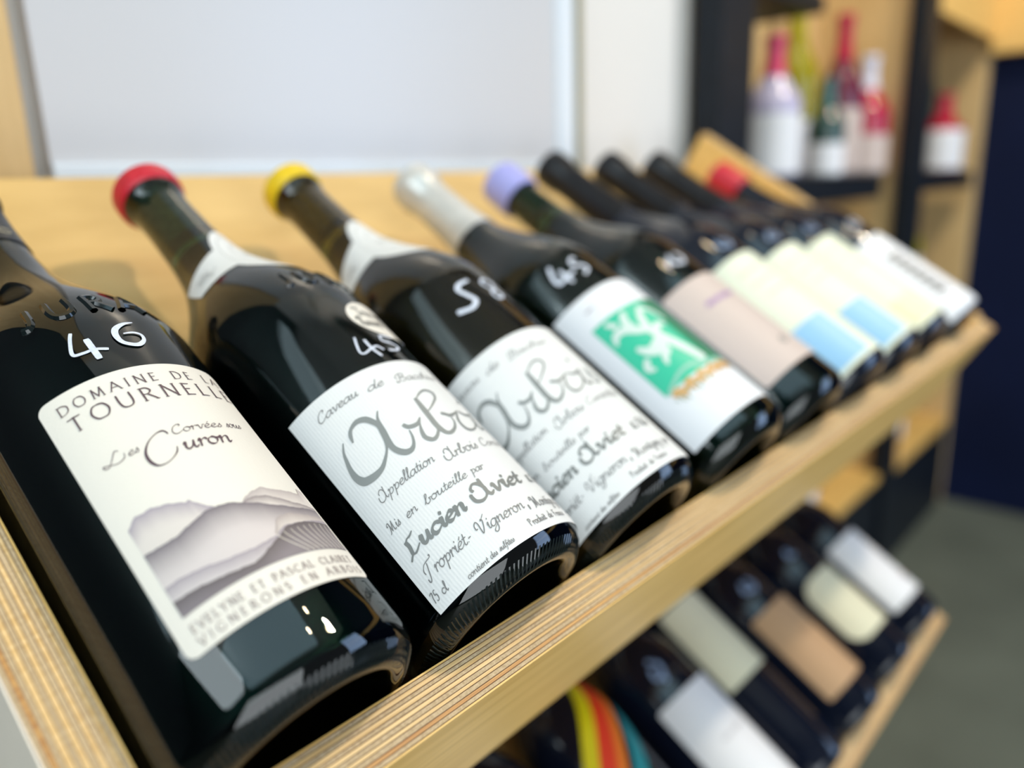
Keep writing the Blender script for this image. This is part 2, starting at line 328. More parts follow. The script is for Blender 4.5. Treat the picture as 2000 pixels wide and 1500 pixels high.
# an unreadable squiggle for print too blurred to read
G['~'] = (1.0, [[(0., .2), (.2, .9), (.4, .1), (.6, .95), (.8, .15), (1., .6)]])
def acc(base, mark): return (G[base][0], G[base][1] + [mark])
G['é'] = acc('e', [(.45, 1.25), (.68, 1.6)]); G['ô'] = acc('o', [(.25, 1.2), (.45, 1.5), (.65, 1.2)])
CAPS = {  # height 1; two-point strokes are straight, with serifs where they end on a line
 'A': (.86, [[(.0, .0), (.42, 1.)], [(.42, 1.), (.84, .0)], [(.18, .38), (.66, .38)]]),
 'B': (.62, [[(.1, 0.), (.1, 1.)], [(.1, .98), (.35, .98), (.5, .78), (.35, .55), (.1, .53)], [(.1, .53), (.4, .52), (.58, .28), (.4, .02), (.1, .02)]]),
 'C': (.8, [[(.74, .82), (.55, .98), (.25, .9), (.05, .5), (.25, .1), (.55, .02), (.76, .16)]]),
 'D': (.86, [[(.1, 0.), (.1, 1.)], [(.1, .98), (.45, .97), (.75, .75), (.8, .5), (.73, .22), (.45, .03), (.1, .02)]]),
 'E': (.58, [[(.1, 0.), (.1, 1.)], [(.1, .97), (.5, .97)], [(.1, .53), (.42, .53)], [(.1, .03), (.54, .03)]]),
 'G': (.88, [[(.76, .84), (.55, .98), (.25, .9), (.05, .5), (.25, .1), (.55, .02), (.78, .12)], [(.78, .42), (.78, .1)]]),
 'I': (.3, [[(.14, 0.), (.14, 1.)]]),
 'L': (.58, [[(.1, 0.), (.1, 1.)], [(.1, .03), (.54, .03)]]),
 'M': (1.0, [[(.12, 0.), (.18, 1.)], [(.18, 1.), (.5, .08)], [(.5, .08), (.82, 1.)], [(.82, 1.), (.9, 0.)]]),
 'N': (.86, [[(.12, 0.), (.12, 1.)], [(.12, 1.), (.76, .0)], [(.76, 0.), (.76, 1.)]]),
 'O': (.96, [[(.46, 1.), (.2, .92), (.04, .5), (.2, .08), (.46, .0), (.74, .08), (.9, .5), (.74, .92), (.46, 1.)]]),
 'P': (.6, [[(.1, 0.), (.1, 1.)], [(.1, .98), (.38, .98), (.55, .72), (.38, .45), (.14, .45)]]),
 'R': (.72, [[(.1, 0.), (.1, 1.)], [(.1, .98), (.38, .98), (.55, .75), (.38, .52), (.12, .5)], [(.32, .5), (.7, .0)]]),
 'S': (.56, [[(.45, .86), (.3, .99), (.12, .9), (.12, .68), (.4, .45), (.48, .22), (.3, .01), (.06, .12)]]),
 'T': (.74, [[(.36, 0.), (.36, 1.)], [(.04, .97), (.68, .97)]]),
 'U': (.84, [[(.1, 1.), (.1, .4), (.2, .08), (.42, .0), (.65, .1), (.74, .4), (.74, 1.)]]),
 'V': (.8, [[(.02, 1.), (.4, .0)], [(.4, .0), (.78, 1.)]]),
 'Y': (.74, [[(.02, 1.), (.36, .5)], [(.7, 1.), (.36, .5)], [(.36, .5), (.36, 0.)]]),
 'J': (.5, [[(.34, 1.), (.34, .3), (.22, .02), (.02, .06)]]),
 'Z': (.7, [[(.06, .97), (.62, .97)], [(.62, .97), (.06, .03)], [(.06, .03), (.66, .03)]]),
 '~': (.8, [[(.1, .1), (.3, .9), (.5, .2), (.7, .85)]]),
 ' ': (.5, []),
}
def write(mb, text, fn, s0, s1, v, h, thick=.16, thin=.05, nib=35, slant=.18, font=G, track=0.0, rot=0.0):
    """write text so that it spans s0..s1 with its base line at v"""
    wid = sum(font[c][0] + track for c in text) - track
    k = (s1 - s0) / wid if s1 is not None else h
    x = 0.0; an = radians(nib)
    for c in text:
        wd, strokes = font[c]
        for st in strokes:
            pts = []
            n = len(st)
            for i, (px, py) in enumerate(st):
                a = st[max(0, i - 1)]; b = st[min(n - 1, i + 1)]
                d = atan2(b[1] - a[1], b[0] - a[0])
                wgt = (thin + (thick - thin) * abs(sin(d - an))) * h
                X = (x + px + py * slant) * k; Y = py * h
                pts.append((s0 + X * cos(rot) - Y * sin(rot), v + Y * cos(rot) + X * sin(rot), wgt))
            ribbon(mb, pts, fn, sub=5)
            if font is CAPS and len(st) == 2:
                for (px, py) in st:
                    if py in (0., 1.) and abs(st[0][1] - st[1][1]) > .4:
                        X = (x + px) * k; Y = py * h
                        ribbon(mb, [(s0 + (X + e) * cos(rot) - Y * sin(rot), v + Y * cos(rot) + (X + e) * sin(rot), thin * h) for e in (-.10 * h, .10 * h)], fn)
        x += wd + track

# ------------------------------------------------------------------ bottle builder
GL = {}
GL['green'] = glass('dark_green_glass', (0.02, 0.085, 0.06))
GL['olive'] = glass('olive_glass', (0.10, 0.10, 0.014))
GL['black'] = noisy(mat('black_glass', (0.004, 0.006, 0.014), 0.05), (1, 1, 1), 40, amt=0.1)
WINE = {'red': mat('red_wine', (0.004, 0.005, 0.012), 0.3), 'white': mat('white_wine', (0.035, 0.022, 0.003), 0.3)}
M['cork'] = noisy(mat('cork', (0.45, 0.28, 0.14), 0.8), (1, 1, 1), 300, amt=0.3)
M['paint'] = noisy(mat('white_paint_marker', (0.66, 0.70, 0.80), 0.5), (1, 1, 1), 900, amt=0.1, bump=0.0002)
M['paint_faint'] = noisy(mat('thin_blue_white_paint', (0.22, 0.30, 0.45), 0.6), (1, 1, 1), 300, amt=0.5)
def laid_paper(name, col, waves=True):
    m = mat(name, col, 0.55, spec=0.3); nt = m.node_tree; b = nt.nodes['Principled BSDF']
    tc = nt.nodes.new('ShaderNodeTexCoord')
    nz = nt.nodes.new('ShaderNodeTexNoise'); nz.inputs['Scale'].default_value = 900; nz.inputs['Detail'].default_value = 3
    nt.links.new(tc.outputs['Object'], nz.inputs['Vector'])
    h = nz.outputs['Fac']
    if waves:
        # fine ribs that run along the bottle
        gr = nt.nodes.new('ShaderNodeTexGradient'); gr.gradient_type = 'RADIAL'
        rt = nt.nodes.new('ShaderNodeMapping'); rt.inputs['Rotation'].default_value = (0, 0, pi / 2)
        nt.links.new(tc.outputs['Object'], rt.inputs[0]); nt.links.new(rt.outputs[0], gr.inputs[0])
        mu = nt.nodes.new('ShaderNodeMath'); mu.operation = 'MULTIPLY'; mu.inputs[1].default_value = 2 * pi * 210
        sn = nt.nodes.new('ShaderNodeMath'); sn.operation = 'SINE'
        ad = nt.nodes.new('ShaderNodeMath'); ad.operation = 'MULTIPLY_ADD'; ad.inputs[1].default_value = 0.2
        nt.links.new(gr.outputs['Fac'], mu.inputs[0]); nt.links.new(mu.outputs[0], sn.inputs[0]); nt.links.new(sn.outputs[0], ad.inputs[0]); nt.links.new(h, ad.inputs[2])
        h = ad.outputs[0]
    bp = nt.nodes.new('ShaderNodeBump'); bp.inputs['Strength'].default_value = 0.7; bp.inputs['Distance'].default_value = 0.00012
    nt.links.new(h, bp.inputs['Height']); nt.links.new(bp.outputs[0], b.inputs['Normal'])
    return m
PAPER = {'cream': laid_paper('cream_label_paper', (0.80, 0.74, 0.65), False), 'laid': laid_paper('laid_label_paper', (0.76, 0.75, 0.73)),
         'white': laid_paper('white_label_paper', (0.80, 0.80, 0.82), False), 'blush': laid_paper('blush_label_paper', (0.60, 0.49, 0.44), False),
         'pale': laid_paper('pale_green_cream_paper', (0.76, 0.78, 0.62), False), 'kraft': laid_paper('kraft_label_paper', (0.50, 0.31, 0.17), False),
         'ivory': laid_paper('ivory_label_paper', (0.74, 0.71, 0.52), False), 'tan': laid_paper('beige_label_paper', (0.74, 0.66, 0.46), False),
         'pink': laid_paper('pink_label_paper', (0.72, 0.60, 0.66), False)}
INK = {}
def ink(name, col):
    if name not in INK: INK[name] = mat('ink_' + name, col, 0.5)
    return INK[name]
D = pi / 180 * RB                           # one degree along the bottle's girth, in metres
def cap_mesh(r, z0, z1, dome=True, grow=0.0008):
    pr = [(r, z0), (r + grow, z0 + 0.0006), (r + grow, z1 - 0.004)]
    if dome:
        for k in range(1, 7):
            a = k * pi / 12; pr.append(((r + grow) * cos(a), z1 - 0.004 + 0.004 * sin(a)))
        pr.append((0.0002, z1))
    else:
        pr += [(r + grow - 0.001, z1 - 0.001), (0.0002, z1 - 0.001)]
    return MB().lathe(pr, 48)
def bottle(u, label, tier=0, P=BUR, gl='green', wine='red', turn=0.0, stand=None, group='wine bottles in the front tray', v=0.0, detail=True):
    name = 'wine_bottle'
    if stand is None:
        o = empty(name, slope(u, v, 0.0378 if P is BOR else RB, tier), (-(pi / 2 - TH), 0, 0))
    else:
        o = empty(name, stand, (0, 0, turn))
    tag(o, label, 'bottle', group)
    SP = smooth_prof(P)
    g = lathe_bottle(SP, 96 if detail else 40).build('glass_body', GL[gl], o, smooth=True, angle=50)
    if detail and gl != 'black':
        top = 0.232
        pr = [(0.0002, 0.030), (0.012, 0.028), (0.022, 0.020), (0.028, 0.008), (0.031, 0.0045)] + [(r - 0.0024, z) for z, r in SP if 0.005 < z < top] + [(rad(SP, top) - 0.0026, top), (0.0002, top)]
        MB().lathe(pr, 64).build('wine', WINE[wine], o, smooth=True)
        MB().lathe([(0.0002, 0.246), (0.0092, 0.246), (0.0092, 0.2955), (0.0002, 0.2955)], 24).build('cork', M['cork'], o, smooth=True)
    return o, Skin(SP)
def ridges(o, sk):
    mb = MB(); N = 120
    for k in range(N):
        a = 2 * pi * k / N; P_ = [(.0325, .0002), (.0345, .0004), (.0372, .0022), (.0392, .0040)]
        V = []
        for j, (r, z) in enumerate(P_):
            for da_, h_ in ((-.012, 0), (0.002, .00018), (.012, 0)):
                aa = a + da_ + j * .035; rr = r + h_ * .7; V.append((rr * sin(aa), -rr * cos(aa), z - h_ * .7))
        mb.add(V, [(3 * j + i, 3 * j + i + 1, 3 * j + i + 4, 3 * j + i + 3) for j in range(3) for i in range(2)])
    q = mb.build('heel_ridges', M['emboss'], o, smooth=True); q['kind'] = 'stuff'
M['emboss'] = mat('embossed_glass', (0.006, 0.010, 0.012), 0.08)
def paper(o, sk, a0, a1, v0, v1, m, name='label', corner=0.0, off=0.00022, inside=None, lab=None):
    q = patch(sk, a0 * D, a1 * D, v0, v1, off, corner, inside).build(name, m, o, smooth=True)
    if lab: q['label'] = lab
    return q
def strokes(sk, lab, S_, m, name='lettering', off=0.00042, da=0.0, wk=1.0):
    mb = MB()
    for st in S_: ribbon(mb, [((a + da) * D, v_ / 1000, w_ / 1000 * wk) for a, v_, w_ in st], lambda x, y: sk.at(x, y, off), sub=8)
    return mb.build(name, m, lab)
def number(o, sk, S_, m=None, wk=0.9):
    mb = MB()
    for k, st in enumerate(S_): ribbon(mb, [(a * D, v_ / 1000, w_ / 1000 * wk) for a, v_, w_ in st], lambda x, y, k=k: sk.at(x, y, 0.0003 + 0.0001 * k), sub=8)
    return mb.build('painted_number', m or M['paint'], o)

# ---------------- bottle 46
b1, k1 = bottle(0.0234, 'dark wine bottle marked 46 with cream hill-landscape label, nearest the left side panel')
L1 = paper(b1, k1, -43.3, 44.5, 0.0252, 0.1255, PAPER['cream'], corner=0.0035)
f1 = lambda x, y: k1.at(x, y, 0.00045)
mb = MB()
write(mb, 'DOMAINE DE LA', f1, -36 * D, 41 * D, 0.1172, 0.0039, .11, .045, 20, 0, CAPS, .42)
write(mb, 'TOURNELLE', f1, -35 * D, 43 * D, 0.1090, 0.0058, .11, .042, 20, 0, CAPS, .36)
mb.build('lettering', ink('plum', (0.10, 0.055, 0.065)), L1)
mb = MB()
write(mb, 'uron', f1, -3.0 * D, 19.5 * D, 0.0852, 0.0031, .26, .06, 45, .12)
for st in [[(-4.9, 93.5, .4), (-5.2, 94.5, .5), (-6.4, 95.3, .55), (-9.1, 95.0, .26), (-12.8, 93.4, .3), (-15.3, 91.3, .55), (-16.8, 89.0, .8), (-17.0, 86.3, .95), (-16.0, 84.1, .8), (-14.3, 83.1, .42), (-11.5, 83.1, .24), (-8.5, 84.1, .24), (-5.9, 85.8, .4), (-4.8, 87.6, .25)],
           [(-24.7, 94.9, .22), (-26.1, 95.4, .26), (-28.2, 93.3, .2), (-30.6, 91.2, .2), (-32.4, 91.6, .26), (-32.5, 92.4, .3), (-30.4, 91.9, .2), (-27.4, 90.9, .2), (-24.4, 91.4, .25), (-23.4, 92.7, .18), (-23.5, 93.4, .1)]]:
    ribbon(mb, [(a * D, v_ / 1000, w_ / 1000) for a, v_, w_ in st], f1, sub=9)
write(mb, 'es', f1, -22.5 * D, -18 * D, 0.0912, 0.0017, .16, .08, 45, .15)
write(mb, 'Corvées', f1, -3.4 * D, 20 * D, 0.0925, 0.0018, .17, .07, 45, .12)
write(mb, 'sous', f1, 22.5 * D, 31.5 * D, 0.0925, 0.0018, .17, .07, 45, .12)
mb.build('script_lettering', ink('plum2', (0.09, 0.045, 0.06)), L1)
mb = MB()
write(mb, 'EVELYNE ET PASCAL CLAIRET', f1, -37 * D, 38 * D, 0.0312, 0.0026, .14, .07, 20, 0, CAPS, .30)
write(mb, 'VIGNERONS EN ARBOIS', f1, -37 * D, 40 * D, 0.0270, 0.0026, .14, .07, 20, 0, CAPS, .46)
mb.build('lettering', ink('taupe', (0.30, 0.23, 0.21)), L1)
def ridge(pts, x):
    for a, b in zip(pts, pts[1:]):
        if a[0] <= x <= b[0]:
            t = (x - a[0]) / (b[0] - a[0]); t = t * t * (3 - 2 * t) * 0.5 + t * 0.5
            return a[1] + (b[1] - a[1]) * t
    return pts[-1][1] if x > pts[-1][0] else pts[0][1]
def hill(pts, floor_, c0, c1, depth, off, name='printed_hill', x0=None, x1=None, parent=None):
    x0 = pts[0][0] if x0 is None else x0; x1 = pts[-1][0] if x1 is None else x1
    mb = MB(); V = []; cl = []; N = 64; R_ = 8
    for i in range(N + 1):
        x = x0 + (x1 - x0) * i / N; top = ridge(pts, x) + 0.15 * sin(x * 2.1) * sin(x * 0.9)
        bot = ridge(floor_, x) if isinstance(floor_, list) else floor_
        top = max(top, bot)
        for j in range(R_ + 1):
            y = top + (bot - top) * j / R_; V.append(k1.at(x * D, y / 1000, off)); t = min(1, (top - y) / depth) ** 0.8
            cl.append(tuple(c0[q] + (c1[q] - c0[q]) * t for q in range(3)))
    n = R_ + 1
    mb.add(V, [(i * n + j, i * n + j + 1, (i + 1) * n + j + 1, (i + 1) * n + j) for i in range(N) for j in range(R_)], cl)
    return mb.build(name, VC, parent or L1, smooth=True)
VC = mat('printed_wash', (1, 1, 1), 0.6, vcol=True)
pal = (0.70, 0.62, 0.56); H = lambda *c: c
BX0, BX1 = -37.3, 42.0
hill([(BX0, 69.2), (-33, 71.9), (-30, 71.4), (-27.3, 71.6), (-21.5, 70.2), (-17, 68.6), (-14.8, 67.4), (-13.2, 68.0), (-12, 66.2), (-8.4, 63.2), (-5, 61)], 55, H(.36, .30, .34), pal, 7, .00032, x1=-5.0)
hill([(3, 59.5), (7, 62), (11.3, 63.4), (16.5, 64.4), (21, 63.0), (29, 62.2), (37, 61.5), (39, 64.6), (BX1, 63.5)], 55, H(.45, .38, .36), pal, 5, .00033, x0=3, x1=BX1)
hill([(3, 59.5), (7, 61), (10.4, 61.2), (15.4, 60.8), (21.9, 58.9), (28, 57), (BX1, 55.5)], 50, H(.26, .21, .21), pal, 4, .00035, x0=3, x1=BX1)
hill([(BX0, 59.6), (-30.7, 59.0), (-24.2, 58.8), (-17.9, 60.2), (-9.6, 62.0), (-1.8, 61.6), (7.8, 59.0), (17.2, 56.3), (27.9, 54.6), (BX1, 54.5)], 36.8, H(.17, .14, .155), H(.64, .56, .53), 10, .00037, x1=BX1)
hill([(8, 46.5), (13, 51.5), (20, 52.5), (30, 51.5), (BX1, 51)], 40, H(.40, .33, .31), H(.66, .58, .52), 4, .00038, x0=8, x1=BX1)
hill([(BX0, 47.2), (-32.1, 47.2), (-24.1, 46.2), (-13.7, 44.4), (-3.4, 43.9), (6.9, 45.0), (14, 48), (BX1, 49.5)], 36.8, H(.34, .285, .31), H(.60, .53, .51), 5, .00039, x1=BX1)
hill([(BX0, 42.3), (-29.1, 41.8), (-19.7, 40.6), (-11.8, 39.8), (-6.1, 39.4), (-2, 40.5), (2.3, 42.3), (8.0, 44.4), (14.8, 47.6), (23.7, 48.4), (BX1, 48.2)], 36.8, H(.12, .095, .095), H(.24, .20, .21), 6, .00041, x1=BX1)
mb = MB()
for k in range(13):
    x1_ = 8 + k * 2.6; x2 = x1_ + 9 + k * .2; y1 = 45.5 + min(2.0, k * .35); y2 = 37.2
    pts = []
    for i in range(8):
        t = i / 7; X = x1_ + (x2 - x1_) * t ** 1.3 + k * 1.2 * (1 - t); Y = y1 + (y2 - y1) * t
        if X <= BX1: pts.append((X * D, Y / 1000, 0.00022 + 0.00012 * t))
    if len(pts) > 2: ribbon(mb, pts, lambda x, y: k1.at(x, y, .00047), sub=3)
mb.build('printed_vine_rows', ink('straw', (0.80, 0.72, 0.60)), L1)
ridges(b1, k1)
number(b1, k1, [[(-14.6, 147.5, 1.28), (-16.5, 144.2, 1.28), (-18.6, 138.2, 1.36), (-14.4, 137.3, 1.28), (-9.6, 137.5, 1.28), (-4.8, 136.2, 1.4)], [(-10.3, 142.5, 2.3), (-10.2, 138.0, 2.3), (-10.1, 133.2, 2.3)],
                [(13.6, 148.3, 0.43), (8.7, 147.5, 1.49), (3.8, 145.1, 2.3), (2.0, 141.7, 2.4), (2.9, 138.0, 2.0), (6.9, 136.1, 2.0), (10.2, 136.3, 2.0), (13.3, 138.6, 1.49), (13.6, 141.4, 1.28), (10.4, 142.6, 1.06), (6.0, 142.3, 0.64)]])
M['emboss'] = mat('embossed_glass', (0.006, 0.010, 0.010), 0.08)
def emboss(o, sk, letters, v, h, wd=0.0021):
    mb = MB()
    for ch, a0 in letters:
        for st in CAPS[ch][1]:
            pts = [(a0 * D + x * h, v + y * h, wd) for x, y in st]
            P_ = cr(pts, 6); n = len(P_); V = []
            for i, (x, y, w_) in enumerate(P_):
                a = P_[max(0, i - 1)]; b = P_[min(n - 1, i + 1)]; dx, dy = b[0] - a[0], b[1] - a[1]; d = sqrt(dx * dx + dy * dy) or 1e-9
                nx, ny = -dy / d * w_ / 2, dx / d * w_ / 2
                V += [sk.at(x + nx * 1.5, y + ny * 1.5, -0.0001), sk.at(x + nx * .6, y + ny * .6, 0.0010), sk.at(x - nx * .6, y - ny * .6, 0.0010), sk.at(x - nx * 1.5, y - ny * 1.5, -0.0001)]
            mb.add(V, [(4 * i + j, 4 * i + j + 1, 4 * i + j + 5, 4 * i + j + 4) for i in range(n - 1) for j in range(3)])
    return mb.build('embossed_lettering', M['emboss'], o, smooth=True)
emboss(b1, k1, [('J', -31), ('U', -18), ('R', 0), ('A', 15)], 0.1575, 0.0110)
M['foil_black'] = noisy(mat('black_foil', (0.005, 0.005, 0.007), 0.3, spec=0.3), (1, 1, 1), 60, amt=0.2)
capm = MB().lathe([(rad(k1.P, .2425) + .0001, .2425), (rad(k1.P, .2425) + .0006, .2428), (rad(k1.P, .26) + .0006, .26), (.0145, .2815), (.0166, .284), (.0166, .296), (.0155, .2985), (.0002, .2988)], 48)
cp = capm.build('foil_capsule', M['foil_black'], b1, smooth=True)
mb = MB(); write(mb, 'ARBOIS', lambda x, y: k1.at(x, y, .0008), -58 * D, 62 * D, .2475, .0036, .16, .07, 20, 0, CAPS, .3)
mb.build('capsule_lettering', ink('gold_white', (0.75, 0.66, 0.45)), cp)

# ---------------- the twin calligraphy labels (45 and 58)
ARB = [[(-42.7, 76.6, 0.8), (-41.6, 79.2, 1.44), (-39.5, 81.2, 1.3), (-35.1, 82.3, 1.92), (-31.1, 81.2, 2.5), (-28.9, 78.7, 2.3), (-27.7, 75.7, 1.92), (-28.4, 72.5, 1.9), (-30.1, 68.6, 1.28), (-32.4, 65.6, 0.8), (-35.8, 63.0, 1.12), (-39.8, 60.9, 1.76), (-44.2, 60.3, 2.56), (-48.5, 60.8, 3.0), (-51.1, 61.9, 3.1), (-52.6, 64.8, 2.6), (-52.4, 68.5, 1.92), (-51.1, 72.3, 1.44), (-49.6, 75.7, 0.96), (-46.8, 78.9, 0.48)],
 [(-23.2, 81.1, 0.48), (-25.3, 78.9, 0.8), (-26.8, 76.1, 1.6), (-28.0, 72.3, 2.3), (-29.3, 67.9, 2.3), (-29.6, 64.6, 2.24), (-28.3, 61.9, 2.4), (-26.0, 60.1, 2.4), (-23.1, 59.8, 1.92), (-20.3, 61.3, 1.12), (-18.2, 64.1, 0.8), (-17.2, 67.1, 0.48)],
 [(-17.6, 70.2, 1.6), (-16.4, 68.7, 1.76), (-13.5, 68.0, 1.76), (-10.5, 68.3, 1.44), (-7.5, 70.2, 0.48)],
 [(-7.9, 69.7, 0.48), (-10.1, 67.5, 0.48), (-12.1, 64.6, 1.28), (-13.1, 61.8, 1.76), (-12.0, 59.9, 2.0), (-9.8, 59.0, 1.6), (-6.9, 59.9, 1.28), (-4.2, 61.8, 0.96), (-3.4, 63.8, 0.64)],
 [(-3.5, 71.0, 0.32), (1.5, 72.3, 0.48), (7.6, 75.1, 0.8), (12.0, 77.7, 0.96), (13.1, 80.7, 1.28), (9.6, 82.3, 1.1), (4.9, 81.5, 0.8), (-0.9, 78.9, 0.38)],
 [(-0.9, 79.0, 1.6), (-1.6, 73.6, 2.3), (-2.2, 69.0, 2.3), (-2.7, 64.9, 2.3), (-2.3, 61.7, 2.3), (-0.9, 59.5, 1.92), (2.0, 59.0, 1.6), (6.6, 60.8, 1.12), (9.6, 63.7, 0.64), (10.1, 65.9, 0.38)],
 [(6.3, 68.8, 1.44), (8.3, 68.0, 1.6), (10.7, 67.0, 1.6), (15.6, 67.9, 0.96), (19.8, 69.4, 0.32)],
 [(18.0, 68.3, 0.48), (13.9, 64.6, 1.12), (12.8, 61.3, 1.28), (14.0, 58.7, 1.6), (17.8, 58.1, 1.1), (23.2, 59.7, 0.8), (27.9, 63.1, 0.6), (30.1, 67.4, 0.45), (28.0, 68.2, 0.45)],
 [(20.5, 68.9, 1.0), (24, 67.2, 1.4), (28.5, 67.3, 1.4), (32, 68.8, .6)],
 [(32.2, 68.8, .6), (29.5, 65.2, 1.5), (28.0, 61.0, 1.7), (29.5, 58.8, 1.4), (33, 60.2, .6)], [(31.2, 76.2, 1.3), (30.9, 75.0, 1.3)],
 [(33, 60.2, .4), (37, 64.5, .5), (39.8, 69.2, .6)], [(39.8, 69.2, .6), (40, 65.5, 1.5), (42, 62, 1.6), (40, 59, 1.2), (35, 59.3, .8)]]
def twin(o, sk, da):
    L = paper(o, sk, -63.5 + da, 60 + da, 0.0075, 0.1012, PAPER['laid'])
    f = lambda x, y: sk.at(x, y, 0.00045)
    strokes(sk, L, ARB, ink('sage', (0.235, 0.245, 0.235)), 'title_lettering', .00046, da, 1.0)
    mb = MB(); g = lambda a: (a + da) * D
    write(mb, 'Caveau', f, g(-50), g(-25), .0915, .0021, .20, .09, 40, .25)
    write(mb, 'de', f, g(-20), g(-10), .0905, .0021, .20, .09, 40, .25)
    write(mb, 'Bacchus', f, g(-2), g(29), .0893, .0020, .20, .09, 40, .15)
    mb.build('fine_lettering', ink('grey', (0.20, 0.195, 0.19)), L); mb = MB()
    write(mb, 'Appellation', f, g(-51.5), g(-18), .0508, .0021, .18, .09, 40, .25)
    write(mb, 'Arbois', f, g(-13.5), g(9), .0485, .0024, .18, .09, 40, .2)
    write(mb, 'Contrôlée', f, g(13), g(46), .0490, .0021, .18, .09, 40, .1)
    write(mb, 'Mis', f, g(-57), g(-50), .0400, .0019, .2, .1, 40, .2)
    write(mb, 'en', f, g(-46.5), g(-40), .0395, .0019, .2, .1, 40, .2)
    write(mb, 'bouteille', f, g(-36), g(-10.5), .0388, .0018, .2, .1, 40, .2)
    write(mb, 'par', f, g(-7.5), g(1), .0390, .0018, .2, .1, 40, .2)
    write(mb, 'Propriét', f, g(-57), g(-33), .0183, .0025, .18, .08, 40, .25)
    write(mb, '.-', f, g(-32.5), g(-29.5), .0185, .0022, .2, .12, 40, 0)
    write(mb, 'Vigneron', f, g(-26.5), g(3), .0178, .0025, .18, .08, 40, .2)
    write(mb, ',', f, g(5), g(7), .0178, .0025, .3, .2, 40, .1)
    write(mb, 'Montigny', f, g(9.5), g(34), .0165, .0024, .2, .1, 40, .1)
    write(mb, 'par', f, g(37), g(45), .0165, .0022, .2, .1, 40, .1)
    mb.build('fine_lettering', ink('grey', (0.20, 0.195, 0.19)), L); mb = MB()
    write(mb, 'contient', f, g(-43), g(-31), .0088, .0011, .24, .14, 40, .2)
    write(mb, 'des', f, g(-29.5), g(-25.5), .0090, .0011, .24, .14, 40, .2)
    write(mb, 'sulfites', f, g(-24), g(-15), .0092, .0011, .24, .14, 40, .2)
    write(mb, 'Qroduit', f, g(-2.5), g(10), .0105, .0015, .24, .14, 40, .05)
    write(mb, 'de', f, g(12.5), g(16), .0105, .0015, .24, .14, 40, .05)
    write(mb, 'France', f, g(18), g(29), .0105, .0015, .24, .14, 40, .05)
    write(mb, '75', f, g(-64 + 2), g(-58), .0112, .0020, .22, .12, 40, .1)
    write(mb, 'cl', f, g(-56), g(-52.5), .0112, .0018, .22, .12, 40, .1)
    mb.build('fine_lettering', ink('grey', (0.20, 0.195, 0.19)), L)
    mb = MB()
    write(mb, 'Lucien', f, g(-57.5), g(-22), .0285, .0033, .50, .12, 40, .15)
    write(mb, 'Aviet', f, g(-17.5), g(17), .0285, .0034, .46, .12, 40, .12)
    write(mb, '&', f, g(24.5), g(30), .0285, .0024, .35, .12, 40, .1)
    write(mb, 'Fils', f, g(32), g(43), .0285, .0024, .35, .12, 40, .1)
    mb.build('bold_lettering', ink('sage2', (0.19, 0.195, 0.185)), L)
    return L
def collar(o, sk, a_mid, da_l=86, v_top=.2265, printed=True):
    """paper neck band: a curved strip with a round medallion at its middle"""
    E_ = lambda t: max(0, 1 - (t / 43) ** 2) ** .42
    def top(a):
        t = abs(a - a_mid); b = .2185 - max(0, t - 44) * .00019
        return max(b, .2075 + .0295 * E_(t)) if t < 43 else b
    def bot(a):
        t = abs(a - a_mid); b = .1945 - max(0, t - 40) * .00012
        return min(b, .2075 - .0290 * E_(t)) if t < 43 else b
    mb = MB(); V = []; N = 110; Rr = 10
    for i in range(N + 1):
        for j in range(Rr + 1):
            fr_ = j / Rr; a = a_mid + (84 + 24 * fr_) * (2 * i / N - 1)
            v_ = bot(a) + (top(a) - bot(a)) * fr_; V.append(sk.at(a * D, v_, .0003))
    n = Rr + 1
    mb.add(V, [(i * n + j, (i + 1) * n + j, (i + 1) * n + j + 1, i * n + j + 1) for i in range(N) for j in range(Rr)])
    c = mb.build('neck_band', PAPER['laid'], o, smooth=True)
    if printed:
        mb = MB()
        f = lambda x, y: sk.at(x, y, .0005)
        for rr in (1.0, .62):
            ribbon(mb, [((a_mid + 37 * rr * cos(t)) * D, .2075 + .0235 * rr * sin(t), .0003) for t in [k * pi / 10 for k in range(21)]], f, sub=4)
        for sgn in (-1, 1):
            cx = a_mid + sgn * 74
            ribbon(mb, [((cx - 14 + k * 4.5) * D, .2010 + .0025 * sin(k * 2.1), .0003) for k in range(8)], f, sub=4)
            for k in range(7):
                ribbon(mb, [((cx - 6 + k * 2.4 + 2.6 * cos(t)) * D, .2010 + .0022 * ((k * 7) % 3 - 1) + .0016 * sin(t), .00025) for t in [q * pi / 3 for q in range(7)]], f, sub=3)
        write(mb, '~~~', f, (a_mid - 15) * D, (a_mid + 15) * D, .2045, .006, .1, .05, 30, 0, CAPS, .2)
        mb.build('neck_band_print', ink('grey', (0.2, 0.195, 0.19)), c)
    return c
b2, k2 = bottle(0.1112, 'dark bottle marked 45 with red wax top and calligraphy label')
L2 = twin(b2, k2, 0)
collar(b2, k2, 22)
M['wax_red'] = noisy(mat('red_wax', (0.55, 0.008, 0.025), 0.45), (1, 1, 1), 200, amt=0.1, bump=0.0002)
M['wax_yellow'] = noisy(mat('yellow_wax', (0.78, 0.52, 0.002), 0.45), (1, 1, 1), 200, amt=0.1, bump=0.0002)
def wax(o, m, r=.0166, z0=.2865, z1=.3045, name='wax_cap'):
    pr = [(r - .0010, z0), (r + .0006, z0 + .0012), (r + .0010, z0 + .004), (r + .0009, z1 - .0085)]
    for k in range(1, 10):
        a = k * pi / 20; pr.append(((r + .0009) * cos(a), z1 - .0085 + .0085 * sin(a)))
    pr.append((.0002, z1))
    return MB().lathe(pr, 48).build(name, m, o, smooth=True)
wax(b2, M['wax_red'])
ridges(b2, k2)
